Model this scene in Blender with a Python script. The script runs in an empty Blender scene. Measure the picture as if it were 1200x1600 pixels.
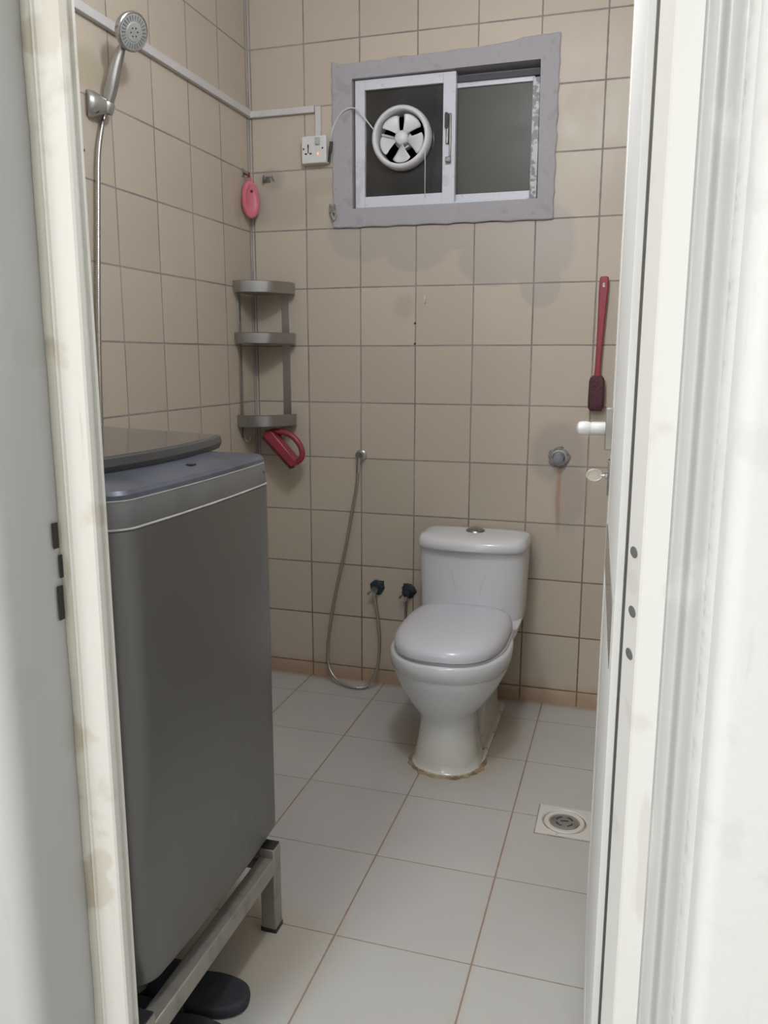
import bpy, bmesh, math, random
from mathutils import Vector, Matrix
random.seed(7)
PI = math.pi
S = bpy.context.scene
C = S.collection

# ------------------------------------------------------------------ camera
F_PX = 1270.2
cam_d = bpy.data.cameras.new('camera')
cam_d.sensor_fit = 'VERTICAL'
cam_d.sensor_height = 24.0
cam_d.lens = F_PX / 1600.0 * 24.0
cam_d.clip_start = 0.02
cam = bpy.data.objects.new('camera', cam_d)
C.objects.link(cam)
YAW, PITCH, ROLL = -0.29457, 0.18724, 0.00125
fwd = Vector((math.sin(YAW) * math.cos(PITCH), math.cos(YAW) * math.cos(PITCH), -math.sin(PITCH)))
rgt = Vector((math.cos(YAW), -math.sin(YAW), 0))
upv = rgt.cross(fwd)
r2 = rgt * math.cos(ROLL) + upv * math.sin(ROLL)
u2 = upv * math.cos(ROLL) - rgt * math.sin(ROLL)
m = Matrix((r2, u2, -fwd)).transposed().to_4x4()
m.translation = Vector((1.1331, 0.0, 1.2140))
cam.matrix_world = m
S.camera = cam

# ------------------------------------------------------------------ light and exposure
W = bpy.data.worlds.new('world'); S.world = W
W.use_nodes = True
W.node_tree.nodes['Background'].inputs[0].default_value = (0.62, 0.68, 0.8, 1)
W.node_tree.nodes['Background'].inputs[1].default_value = 0.15
S.view_settings.view_transform = 'Standard'
S.view_settings.look = 'None'
S.view_settings.exposure = 0.0
S.view_settings.gamma = 1.0
S.view_settings.use_curve_mapping = False

def area(name, loc, target, sx, sy, power, col):
    l = bpy.data.lights.new(name, 'AREA'); l.shape = 'RECTANGLE'
    l.size = sx; l.size_y = sy; l.energy = power; l.color = col
    o = bpy.data.objects.new(name, l); C.objects.link(o)
    o.location = loc
    o.rotation_euler = (Vector(target) - Vector(loc)).to_track_quat('-Z', 'Y').to_euler()
    return o
pl = bpy.data.lights.new('bathroom_bulb_light', 'POINT'); pl.energy = 24.5; pl.color = (0.94, 0.965, 1.02); pl.shadow_soft_size = 0.07
L_BATH = bpy.data.objects.new('bathroom_bulb_light', pl); C.objects.link(L_BATH); L_BATH.location = (0.78, 1.28, 2.36)
L_HALL = area('corridor_ceiling_light', (0.15, -0.95, 2.45), (0.15, -0.94, 0), 0.55, 0.55, 60.0, (0.985, 0.985, 0.975))

# ------------------------------------------------------------------ materials
def mat(name, col, rough=0.5, metal=0.0, noise=0.0, scale=8.0, bump=0.0, bscale=40.0, **kw):
    M = bpy.data.materials.new(name); M.use_nodes = True
    nt = M.node_tree; b = nt.nodes['Principled BSDF']
    b.inputs['Base Color'].default_value = (*col, 1)
    b.inputs['Roughness'].default_value = rough
    b.inputs['Metallic'].default_value = metal
    for k, v in kw.items(): b.inputs[k.replace('_', ' ')].default_value = v
    tc = nt.nodes.new('ShaderNodeTexCoord')
    if noise > 0:
        n = nt.nodes.new('ShaderNodeTexNoise'); n.inputs['Scale'].default_value = scale; n.inputs['Detail'].default_value = 5
        nt.links.new(tc.outputs['Object'], n.inputs['Vector'])
        r = nt.nodes.new('ShaderNodeValToRGB')
        r.color_ramp.elements[0].position = 0.3; r.color_ramp.elements[1].position = 0.7
        r.color_ramp.elements[0].color = (*[max(0, c * (1 - noise)) for c in col], 1)
        r.color_ramp.elements[1].color = (*[min(1, c * (1 + noise * .6)) for c in col], 1)
        nt.links.new(n.outputs['Fac'], r.inputs['Fac']); nt.links.new(r.outputs['Color'], b.inputs['Base Color'])
    if bump > 0:
        n2 = nt.nodes.new('ShaderNodeTexNoise'); n2.inputs['Scale'].default_value = bscale; n2.inputs['Detail'].default_value = 4
        nt.links.new(tc.outputs['Object'], n2.inputs['Vector'])
        bp = nt.nodes.new('ShaderNodeBump'); bp.inputs['Strength'].default_value = bump; bp.inputs['Distance'].default_value = 0.004
        nt.links.new(n2.outputs['Fac'], bp.inputs['Height']); nt.links.new(bp.outputs['Normal'], b.inputs['Normal'])
    return M

class NT:
    """tiny helper that writes maths as nodes"""
    def __init__(s, name):
        s.M = bpy.data.materials.new(name); s.M.use_nodes = True
        s.nt = s.M.node_tree; s.b = s.nt.nodes['Principled BSDF']
        tc = s.nt.nodes.new('ShaderNodeTexCoord'); s.P = tc.outputs['Object']
        sp = s.nt.nodes.new('ShaderNodeSeparateXYZ'); s.nt.links.new(s.P, sp.inputs[0])
        s.X, s.Y, s.Z = sp.outputs
    def _in(s, sock, v):
        if isinstance(v, (int, float)): sock.default_value = v
        elif isinstance(v, tuple): sock.default_value = v if len(v) == 4 else (*v, 1)
        else: s.nt.links.new(v, sock)
    def m(s, op, a, b=0.0, c=None):
        n = s.nt.nodes.new('ShaderNodeMath'); n.operation = op
        s._in(n.inputs[0], a); s._in(n.inputs[1], b)
        if c is not None: s._in(n.inputs[2], c)
        return n.outputs[0]
    def noise(s, scale, detail=4, vec=None, out='Fac'):
        n = s.nt.nodes.new('ShaderNodeTexNoise'); n.inputs['Scale'].default_value = scale; n.inputs['Detail'].default_value = detail
        s.nt.links.new(vec or s.P, n.inputs['Vector']); return n.outputs[out]
    def ss(s, v, lo, hi):       # smoothstep
        n = s.nt.nodes.new('ShaderNodeMapRange'); n.interpolation_type = 'SMOOTHSTEP'
        s._in(n.inputs['Value'], v); n.inputs['From Min'].default_value = lo; n.inputs['From Max'].default_value = hi
        return n.outputs[0]
    def mix(s, f, a, b):
        n = s.nt.nodes.new('ShaderNodeMix'); n.data_type = 'RGBA'
        s._in(n.inputs[0], f); s._in(n.inputs[6], a); s._in(n.inputs[7], b); return n.outputs[2]
    def line(s, coord, off, pitch, wob=None):   # distance to the nearest grout line, metres
        t = s.m('ADD', s.m('DIVIDE', s.m('SUBTRACT', coord, off), pitch), 0.5)
        if wob is not None: t = s.m('ADD', t, wob)
        cell = s.m('FLOOR', t)
        d = s.m('MULTIPLY', s.m('ABSOLUTE', s.m('SUBTRACT', s.m('FRACT', t), 0.5)), pitch)
        return d, s.m('FLOOR', s.m('ADD', t, 0.5))
    def rnd(s, a, b):
        cb = s.nt.nodes.new('ShaderNodeCombineXYZ'); s._in(cb.inputs[0], a); s._in(cb.inputs[1], b)
        w = s.nt.nodes.new('ShaderNodeTexWhiteNoise'); w.noise_dimensions = '3D'; s.nt.links.new(cb.outputs[0], w.inputs['Vector'])
        return w.outputs['Value']
    def bump(s, h, strength=0.5, dist=0.002):
        bp = s.nt.nodes.new('ShaderNodeBump'); bp.inputs['Strength'].default_value = strength; bp.inputs['Distance'].default_value = dist
        s.nt.links.new(h, bp.inputs['Height']); s.nt.links.new(bp.outputs['Normal'], s.b.inputs['Normal'])
    def blob(s, a, b, ca, cb, ra, rb, soft=0.15, wob=0.5, ws=9.0):
        """soft-edged irregular patch in the (a,b) plane"""
        u = s.m('DIVIDE', s.m('SUBTRACT', a, ca), ra); v = s.m('DIVIDE', s.m('SUBTRACT', b, cb), rb)
        d = s.m('SQRT', s.m('ADD', s.m('MULTIPLY', u, u), s.m('MULTIPLY', v, v)))
        d = s.m('ADD', d, s.m('MULTIPLY', s.m('SUBTRACT', s.noise(ws, 3), 0.5), wob))
        return s.m('SUBTRACT', 1.0, s.ss(d, 1 - soft, 1 + soft))

TILE = (0.55, 0.478, 0.385); TILE2 = (0.49, 0.43, 0.348); GROUT = (0.235, 0.205, 0.20)
def wall_tiles(name, axis, off, back=False):
    n = NT(name)
    a = n.X if axis == 'X' else n.Y
    w1 = n.m('MULTIPLY', n.m('SUBTRACT', n.noise(3.0, 2), 0.5), 0.018)
    du, cu = n.line(a, off, 0.2, w1)
    dv, cv = n.line(n.Z, 2.258, 0.20045, w1)
    d = n.m('MINIMUM', du, dv)
    rough_edge = n.m('MULTIPLY', n.m('SUBTRACT', n.noise(60.0, 3), 0.5), 0.0022)
    d2 = n.m('ADD', d, rough_edge)
    g = n.m('SUBTRACT', 1.0, n.ss(d2, 0.0014, 0.0034))
    r = n.rnd(cu, cv)
    c = n.mix(r, TILE, TILE2)
    mott = n.ss(n.noise(7.0, 5), 0.35, 0.7)
    c = n.mix(n.m('MULTIPLY', mott, 0.35), c, (0.50, 0.44, 0.37))
    c = n.mix(n.m('MULTIPLY', n.ss(n.noise(90.0, 3), 0.55, 0.75), 0.12), c, (0.42, 0.34, 0.26))
    # brown deposit along the foot of the wall
    low = n.m('SUBTRACT', 1.0, n.ss(n.m('ADD', n.Z, n.m('MULTIPLY', n.m('SUBTRACT', n.noise(12.0, 3), 0.5), 0.10)), 0.02, 0.09))
    c = n.mix(n.m('MULTIPLY', low, 0.6), c, (0.40, 0.235, 0.13))
    if back:
        # lilac grey water marks below the window
        sts = None
        for (x, z, rx, rz) in [(0.22, 1.64, .15, .10), (0.40, 1.60, .13, .10), (0.55, 1.63, .2, .06), (0.66, 1.53, .12, .08), (0.80, 1.58, .13, .13), (0.82, 1.45, .07, .08)]:
            bl = n.blob(n.X, n.Z, x, z, rx, rz, .10, .45, 7.0)
            sts = bl if sts is None else n.m('MAXIMUM', sts, bl)
        c = n.mix(n.m('MULTIPLY', sts, 0.55), c, (0.385, 0.345, 0.335))
        bl = n.blob(n.X, n.Z, 0.905, 0.90, .095, .10, .25, .4, 9.0)
        bl2 = n.blob(n.X, n.Z, 0.945, 0.76, .055, .13, .3, .5, 9.0)
        c = n.mix(n.m('MULTIPLY', n.m('MAXIMUM', bl, bl2), 0.5), c, (0.33, 0.285, 0.26))
        drip = n.m('MULTIPLY', n.m('SUBTRACT', 1.0, n.ss(n.m('ABSOLUTE', n.m('SUBTRACT', n.m('ADD', n.X, n.m('MULTIPLY', n.noise(5.0, 2), .02)), 0.921)), 0.002, 0.012)),
                   n.m('MULTIPLY', n.ss(n.Z, 0.58, 0.68), n.m('SUBTRACT', 1.0, n.ss(n.Z, 0.83, 0.87))))
        c = n.mix(n.m('MULTIPLY', drip, 0.55), c, (0.36, 0.20, 0.09))
        for (x, z, rx, rz, k) in [(-0.13, 1.83, .045, .035, .55), (-.10, 1.74, .13, .06, .25), (0.36, 1.39, .035, .04, .3), (0.05, 1.80, .06, .03, .25)]:
            c = n.mix(n.m('MULTIPLY', n.blob(n.X, n.Z, x, z, rx, rz, .4, .8, 14.0), k), c, (0.30, 0.27, 0.24))
    else:
        for (y, z, rx, rz, k) in [(2.69, 1.72, .03, .05, .4), (1.87, 1.92, .07, .05, .45)]:
            c = n.mix(n.m('MULTIPLY', n.blob(n.Y, n.Z, y, z, rx, rz, .4, .7, 14.0), k), c, (0.34, 0.29, 0.17))
    gd = n.mix(n.ss(n.noise(4.0, 4), .35, .65), GROUT, (0.33, 0.29, 0.275))
    gd = n.mix(n.ss(n.Z, 0.2, 0.9), (0.20, 0.135, 0.09), gd)
    c = n.mix(g, c, gd)
    n.nt.links.new(c, n.b.inputs['Base Color'])
    n.nt.links.new(n.m('ADD', n.m('MULTIPLY', g, 0.4), n.m('ADD', 0.38, n.m('MULTIPLY', mott, 0.12))), n.b.inputs['Roughness'])
    h = n.m('ADD', n.m('MULTIPLY', g, -1.0), n.m('MULTIPLY', n.noise(2.2, 2), 1.2))
    n.bump(h, 0.45, 0.0016)
    return n.M

def floor_tiles(name):
    n = NT(name)
    du, cu = n.line(n.X, -0.0070, 0.29633)
    dv, cv = n.line(n.Y, 2.6303, 0.29633)
    re = n.m('MULTIPLY', n.m('SUBTRACT', n.noise(40.0, 3), 0.5), 0.0016)
    gu = n.m('SUBTRACT', 1.0, n.ss(n.m('ADD', du, re), 0.0010, 0.0027))
    gv = n.m('SUBTRACT', 1.0, n.ss(n.m('ADD', dv, re), 0.0006, 0.0020))
    g = n.m('MAXIMUM', gu, gv)
    c = n.mix(n.rnd(cu, cv), (0.505, 0.497, 0.472), (0.475, 0.468, 0.445))
    c = n.mix(n.m('MULTIPLY', n.ss(n.noise(5.0, 5), .4, .7), .35), c, (0.44, 0.43, 0.415))
    # yellowed film under the stand and brown film along joints and around the toilet
    f1 = n.blob(n.X, n.Y, 0.36, 1.36, .22, .17, .35, .7, 6.0)
    c = n.mix(n.m('MULTIPLY', f1, 0.55), c, (0.47, 0.40, 0.28))
    f2 = n.blob(n.X, n.Y, 0.655, 2.42, .19, .30, .3, .5, 8.0)
    c = n.mix(n.m('MULTIPLY', f2, 0.6), c, (0.42, 0.34, 0.25))
    f3 = n.m('SUBTRACT', 1.0, n.ss(n.m('ADD', du, n.m('MULTIPLY', n.m('SUBTRACT', n.noise(9.0, 3), .5), .05)), 0.0, 0.018))
    c = n.mix(n.m('MULTIPLY', f3, 0.35), c, (0.50, 0.41, 0.33))
    f4 = n.ss(n.m('ADD', n.Y, n.m('MULTIPLY', n.noise(14.0, 3), .04)), 2.765, 2.81)
    c = n.mix(n.m('MULTIPLY', f4, 0.7), c, (0.36, 0.24, 0.15))
    c = n.mix(g, c, n.mix(n.noise(6.0, 3), (0.22, 0.15, 0.11), (0.34, 0.27, 0.22)))
    n.nt.links.new(c, n.b.inputs['Base Color'])
    n.nt.links.new(n.m('ADD', 0.42, n.m('MULTIPLY', g, 0.4)), n.b.inputs['Roughness'])
    n.bump(n.m('MULTIPLY', g, -1.0), 0.35, 0.0012)
    return n.M

def worn_paint(name, col, dirt, amount, rough=0.35, bumps=0.0, streak=True, gap=(0.62, 0.72)):
    """painted surface with runs and patches of dirt"""
    n = NT(name)
    mp = n.nt.nodes.new('ShaderNodeMapping'); mp.inputs['Scale'].default_value = (1, 1, 0.12 if streak else 1)
    n.nt.links.new(n.P, mp.inputs['Vector'])
    s1 = n.ss(n.noise(38.0, 5, mp.outputs[0]), *gap)
    s2 = n.ss(n.noise(11.0, 5), .60, .68)
    s3 = n.ss(n.noise(3.0, 3), .3, .7)
    c = n.mix(n.m('MULTIPLY', n.m('MAXIMUM', s1, n.m('MULTIPLY', s2, .9)), amount), col, dirt)
    c = n.mix(n.m('MULTIPLY', s3, .25), c, tuple(x * .93 for x in col))
    n.nt.links.new(c, n.b.inputs['Base Color']); n.b.inputs['Roughness'].default_value = rough
    if bumps > 0: n.bump(n.m('ADD', n.noise(28.0, 5), n.m('MULTIPLY', n.noise(120.0, 3), .4)), bumps, 0.003)
    return n.M

def brushed(name, col, rough=0.32, metal=1.0, dirt=0.25):
    n = NT(name)
    s = n.ss(n.noise(20.0, 5), .45, .75)
    c = n.mix(n.m('MULTIPLY', s, dirt), col, tuple(x * .55 for x in col))
    n.nt.links.new(c, n.b.inputs['Base Color']); n.b.inputs['Metallic'].default_value = metal
    n.nt.links.new(n.m('ADD', rough, n.m('MULTIPLY', s, .2 * min(1, dirt * 3))), n.b.inputs['Roughness'])
    return n.M

def dirty_glass(name, col, spec, amount, trans, rough=.38):
    n = NT(name)
    s = n.ss(n.noise(14.0, 6), .42, .72)
    s2 = n.ss(n.noise(70.0, 3), .68, .76)
    c = n.mix(n.m('MINIMUM', n.m('ADD', n.m('MULTIPLY', n.ss(n.noise(5.0, 4), .3, .8), amount), n.m('MULTIPLY', s2, amount)), 1.0), col, spec)
    n.nt.links.new(c, n.b.inputs['Base Color'])
    n.b.inputs['Transmission Weight'].default_value = trans
    n.b.inputs['IOR'].default_value = 1.45
    n.nt.links.new(n.m('ADD', rough, n.m('MULTIPLY', s, .06)), n.b.inputs['Roughness'])
    return n.M

def body_metal(name, col):
    """silver grey enamelled steel with wiped marks"""
    n = NT(name)
    s = n.ss(n.noise(5.0, 6), .5, .8)
    mp = n.nt.nodes.new('ShaderNodeMapping'); mp.inputs['Rotation'].default_value = (.6, 0, 0); mp.inputs['Scale'].default_value = (1, 9, 1.5)
    n.nt.links.new(n.P, mp.inputs['Vector'])
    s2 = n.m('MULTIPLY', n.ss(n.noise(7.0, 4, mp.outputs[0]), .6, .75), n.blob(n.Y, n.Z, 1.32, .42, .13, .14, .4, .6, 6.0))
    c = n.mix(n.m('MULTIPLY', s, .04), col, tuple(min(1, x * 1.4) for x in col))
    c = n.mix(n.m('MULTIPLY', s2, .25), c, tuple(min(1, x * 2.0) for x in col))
    n.nt.links.new(c, n.b.inputs['Base Color']); n.b.inputs['Metallic'].default_value = .6
    n.b.inputs['Roughness'].default_value = .30
    return n.M

M_back = wall_tiles('back_wall_tiles', 'X', 0.0, True)
M_left = wall_tiles('left_wall_tiles', 'Y', 2.5758)
M_floor = floor_tiles('floor_tiles')
M_cream = worn_paint('cream_frame_paint', (0.80, 0.785, 0.73), (0.55, 0.47, 0.34), .5, .4, 0, True, (.66, .72))
M_white = worn_paint('white_frame_enamel', (0.86, 0.855, 0.83), (0.60, 0.55, 0.47), .4, .3, 0, True, (.66, .74))
M_leaf = worn_paint('white_aluminium_leaf', (0.80, 0.80, 0.78), (0.6, 0.56, 0.52), .2, .75)
M_leafrail = mat('grey_aluminium_rail', (0.50, 0.48, 0.46), .16, .6, .05)
M_plaster = worn_paint('white_plaster', (0.88, 0.88, 0.865), (0.6, 0.58, 0.55), .25, .6, .35)
M_plshade = worn_paint('shaded_plaster', (0.56, 0.565, 0.56), (0.45, 0.43, 0.40), .2, .55, .08, True, (.66, .8))
M_surround = worn_paint('cement_window_surround', (0.40, 0.385, 0.41), (0.26, 0.24, 0.26), .45, .75, .7, False, (.58, .75))
M_alu = worn_paint('white_aluminium_window', (0.66, 0.68, 0.74), (0.30, 0.29, 0.30), .35, .3, 0, False)
M_gapshade = mat('window_gap_painted_shade', (0.06, 0.06, 0.07), .6)
M_glassL = dirty_glass('dusty_window_glass', (0.10, 0.095, 0.095), (0.34, 0.34, 0.37), .5, .8, .06)
M_glassR = dirty_glass('frosted_window_glass', (0.072, 0.069, 0.056), (0.092, 0.088, 0.072), .5, .12)
M_ceram = mat('white_ceramic', (0.64, 0.64, 0.63), .12, 0, .05, 3.0, Coat_Weight=0.4, Coat_Roughness=.05)
M_ceramlow = None
M_seat = mat('white_seat_plastic', (0.64, 0.645, 0.70), .22, 0, .03, 3.0)
M_chrome = mat('chrome', (0.62, 0.62, 0.63), .16, 1.0, .1, 30.0)
M_chromedk = mat('dull_chrome', (0.36, 0.36, 0.36), .3, 1.0, .3, 40.0)
M_shelf = brushed('corner_rack_steel', (0.40, 0.395, 0.385), .34, .95, .02)
M_red = mat('red_plastic', (0.30, 0.038, 0.055), .35, 0, .1, 20.0)
M_reddk = mat('dark_red_bristle', (0.10, 0.035, 0.045), .8, 0, .4, 120.0, .6, 200.0)
M_pink = mat('pink_plastic', (0.62, 0.165, 0.215), .4, 0, .1, 20.0)
M_whitep = mat('white_plastic', (0.68, 0.68, 0.67), .3, 0, .05, 12.0)
M_fan = mat('fan_white_plastic', (0.70, 0.70, 0.72), .32, 0, .06, 14.0)
M_black = mat('black_plastic', (0.025, 0.026, 0.03), .45, 0, .3, 30.0)
M_rubber = mat('dark_blue_rubber', (0.035, 0.04, 0.048), .7, 0, .25, 25.0, .3, 150.0)
M_wbody = body_metal('washer_silver_grey', (0.185, 0.182, 0.178))
M_wcap = mat('washer_cap_grey', (0.20, 0.20, 0.205), .34, .25, .15, 9.0)
M_wpanel = mat('washer_panel_film', (0.105, 0.115, 0.145), .34, .1, .45, 12.0)
M_wlid = mat('washer_lid_glass', (0.10, 0.09, 0.088), .10, .2, .06, 8.0)
M_wlip = mat('washer_lid_lip', (0.085, 0.085, 0.085), .35, .1, .1, 8.0)
M_seam = mat('pale_seam_strip', (0.46, 0.45, 0.42), .5, 0, .2, 20.0)
M_stand = brushed('stand_tube_dull_steel', (0.36, 0.34, 0.30), .42, .45, .55)
M_teal = mat('dark_teal_escutcheon', (0.018, 0.034, 0.045), .6, 0, .6, 60.0, .4, 90.0)
M_grey = mat('grey_cap_plastic', (0.20, 0.215, 0.235), .45, 0, .2, 30.0)
M_crust = mat('limescale_collar', (0.26, 0.25, 0.235), .85, 0, .55, 70.0, .9, 120.0)
M_drain = worn_paint('drain_white', (0.66, 0.645, 0.61), (0.42, 0.3, 0.2), .5, .45, 0, False)
M_grate = brushed('drain_steel', (0.45, 0.45, 0.46), .3, .9, .8)
M_dirt = mat('brown_grime_seal', (0.36, 0.27, 0.17), .8, 0, .5, 35.0, .6, 60.0)
M_hole = mat('screw_hole_dark', (0.045, 0.043, 0.04), .9)
M_recess = mat('screw_recess_grey', (0.15, 0.148, 0.14), .9)
M_ceil = mat('ceiling_white', (0.75, 0.75, 0.73), .8)
M_hall = mat('corridor_wall_paint', (0.70, 0.70, 0.69), .8, 0, .04)
M_dark = mat('added_dark_box', (0.06, 0.058, 0.055), .95, 0, .3, 6.0)
M_clear = mat('clear_key_plastic', (0.75, 0.72, 0.62), .25, 0, 0, 1, Transmission_Weight=.45)
M_led = mat('red_indicator', (0.8, 0.05, 0.03), .4, Emission_Color=(1, .12, .06, 1), Emission_Strength=5.0)
M_lamp = mat('lamp_diffuser', (0.9, 0.9, 0.88), .4, Emission_Color=(1, .97, .92, 1), Emission_Strength=4.0)

# ------------------------------------------------------------------ mesh helpers
class MB:
    def __init__(s): s.v = []; s.f = []
    def _add(s, vs, fs):
        o = len(s.v); s.v += [tuple(v) for v in vs]; s.f += [tuple(i + o for i in f) for f in fs]; return s
    def box(s, a, b, mtx=None):
        x0, y0, z0 = a; x1, y1, z1 = b
        vs = [Vector(p) for p in ((x0, y0, z0), (x1, y0, z0), (x1, y1, z0), (x0, y1, z0), (x0, y0, z1), (x1, y0, z1), (x1, y1, z1), (x0, y1, z1))]
        if mtx: vs = [mtx @ v for v in vs]
        return s._add(vs, [(0, 3, 2, 1), (4, 5, 6, 7), (0, 1, 5, 4), (1, 2, 6, 5), (2, 3, 7, 6), (3, 0, 4, 7)])
    def prism(s, poly, z0, z1, axis='Z', mtx=None):
        n = len(poly)
        def P(a, b, c): return Vector({'Z': (a, b, c), 'Y': (a, c, b), 'X': (c, a, b)}[axis])
        vs = [P(a, b, z0) for a, b in poly] + [P(a, b, z1) for a, b in poly]
        if mtx: vs = [mtx @ v for v in vs]
        return s._add(vs, [tuple(range(n))[::-1], tuple(range(n, 2 * n))] + [(i, (i + 1) % n, n + (i + 1) % n, n + i) for i in range(n)])
    def loft(s, rings, cap=True, closed=False):
        n = len(rings[0]); vs = [p for r in rings for p in r]; fs = []
        R = len(rings)
        for k in range(R if closed else R - 1):
            k2 = (k + 1) % R
            for i in range(n): fs.append((k * n + i, k * n + (i + 1) % n, k2 * n + (i + 1) % n, k2 * n + i))
        if cap and not closed: fs += [tuple(range(n))[::-1], tuple((R - 1) * n + i for i in range(n))]
        return s._add(vs, fs)
    def tube(s, path, r, n=12, closed=False):
        P = [Vector(p) for p in path]; rings = []
        rr = r if isinstance(r, (list, tuple)) else [r] * len(P)
        up = None
        for i, p in enumerate(P):
            if closed: t = P[(i + 1) % len(P)] - P[i - 1]
            else: t = (P[min(i + 1, len(P) - 1)] - P[max(i - 1, 0)])
            t.normalize()
            if up is None:
                up = Vector((0, 0, 1)) if abs(t.z) < .9 else Vector((1, 0, 0))
            up = (up - t * up.dot(t)).normalized(); sd = t.cross(up)
            rings.append([p + (up * math.cos(a) + sd * math.sin(a)) * rr[i] for a in [2 * PI * k / n for k in range(n)]])
        return s.loft(rings, True, closed)
    def lathe(s, prof, mtx=None, n=32, cap=True):
        mtx = mtx or Matrix()
        rings = [[mtx @ Vector((r * math.cos(2 * PI * k / n), r * math.sin(2 * PI * k / n), z)) for k in range(n)] for r, z in prof]
        return s.loft(rings, cap)
    def build(s, name, material, parent=None, smooth=True, bevel=0, seg=2, sub=0, angle=40):
        me = bpy.data.meshes.new(name); me.from_pydata(s.v, [], s.f)
        bm = bmesh.new(); bm.from_mesh(me); bmesh.ops.recalc_face_normals(bm, faces=bm.faces); bm.to_mesh(me); bm.free()
        o = bpy.data.objects.new(name, me); C.objects.link(o)
        me.materials.append(material)
        if smooth:
            for p in me.polygons: p.use_smooth = True
            try: me.set_sharp_from_angle(angle=math.radians(angle))
            except Exception: pass
        if bevel > 0:
            b = o.modifiers.new('bevel', 'BEVEL'); b.width = bevel; b.segments = seg; b.limit_method = 'ANGLE'; b.angle_limit = math.radians(35)
            b.harden_normals = False
        if sub > 0:
            b = o.modifiers.new('sub', 'SUBSURF'); b.levels = sub; b.render_levels = sub
        if parent is not None:
            o.parent = parent
            o.matrix_parent_inverse = Matrix.Translation(parent.location).inverted()
        return o

def thing(name, label, cat, loc=(0, 0, 0), group=None):
    o = bpy.data.objects.new(name, None); C.objects.link(o); o.location = loc
    o.empty_display_size = .05
    o['label'] = label; o['category'] = cat
    if group: o['group'] = group
    return o
def tag(o, label, cat, group=None):
    o['label'] = label; o['category'] = cat
    if group: o['group'] = group
    return o
def struct(o, label=None):
    o['kind'] = 'structure'
    if label: o['label'] = label
    return o
def smooth_path(pts, n=8):
    P = [Vector(p) for p in pts]; out = []
    for i in range(len(P) - 1):
        p0 = P[max(i - 1, 0)]; p1 = P[i]; p2 = P[i + 1]; p3 = P[min(i + 2, len(P) - 1)]
        for k in range(n):
            t = k / n
            out.append(.5 * ((2 * p1) + (p2 - p0) * t + (2 * p0 - 5 * p1 + 4 * p2 - p3) * t * t + (3 * p1 - p0 - 3 * p2 + p3) * t ** 3))
    out.append(P[-1]); return out
def look(origin, direction, up=(0, 0, 1)):
    """matrix whose +Z runs along direction"""
    z = Vector(direction).normalized(); u = Vector(up)
    if abs(z.dot(u)) > .99: u = Vector((0, 1, 0))
    x = u.cross(z).normalized(); y = z.cross(x)
    mm = Matrix((x, y, z)).transposed().to_4x4(); mm.translation = Vector(origin); return mm
def rrect(x0, x1, y0, y1, r, z, n=6):
    pts = []
    for cx, cy, a0 in ((x1 - r, y1 - r, 0), (x0 + r, y1 - r, PI / 2), (x0 + r, y0 + r, PI), (x1 - r, y0 + r, 3 * PI / 2)):
        for k in range(n + 1):
            a = a0 + PI / 2 * k / n; pts.append((cx + r * math.cos(a), cy + r * math.sin(a), z))
    return pts

YB = 2.7891; XL = -0.2117; XR = 1.42; YI = 0.90; YO = 0.74; ZC = 2.56
# ------------------------------------------------------------------ room shell
struct(MB().box((-1.4, -1.6, -.1), (2.6, YI + .0, 0)).build('floor', mat('corridor_floor', (0.5, 0.49, 0.47), .4), smooth=False), 'corridor floor in front of the doorway')
struct(MB().box((XL - .1, YI, -.1), (XR + .1, YB + .12, 0)).build('floor', M_floor, smooth=False), 'pale square floor tiles with brown joints')
wb = MB()
WX0, WX1, WZ0, WZ1 = 0.175, 0.803, 1.717, 2.130
q = .006; wb.box((XL - .1, YB, 0), (WX0 - q, YB + .14, ZC)).box((WX1 + q, YB, 0), (XR + .1, YB + .14, ZC)).box((WX0 - q, YB, 0), (WX1 + q, YB + .14, WZ0 - q)).box((WX0 - q, YB, WZ1 + q), (WX1 + q, YB + .14, ZC))
struct(wb.build('wall_back', M_back, smooth=False), 'beige square tiled back wall with the window')
struct(MB().box((XL - .1, YI, 0), (XL, YB, ZC)).build('wall_left', M_left, smooth=False), 'beige square tiled left wall behind the washing machine')
struct(MB().prism([(XL, YB), (XL + .005, YB), (XL + .003, YB - .003), (XL, YB - .005)], 0, ZC).build('trim_5', mat('corner_grout', (0.30, 0.275, 0.285), .8, 0, .35, 12), smooth=False), 'grey grout line in the wall corner')
struct(MB().box((XR, YI, 0), (XR + .1, YB, ZC)).build('wall_right', M_left, smooth=False))
struct(MB().box((XL - .1, YI, ZC), (XR + .1, YB + .14, ZC + .1)).build('ceiling', M_ceil, smooth=False))
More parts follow.
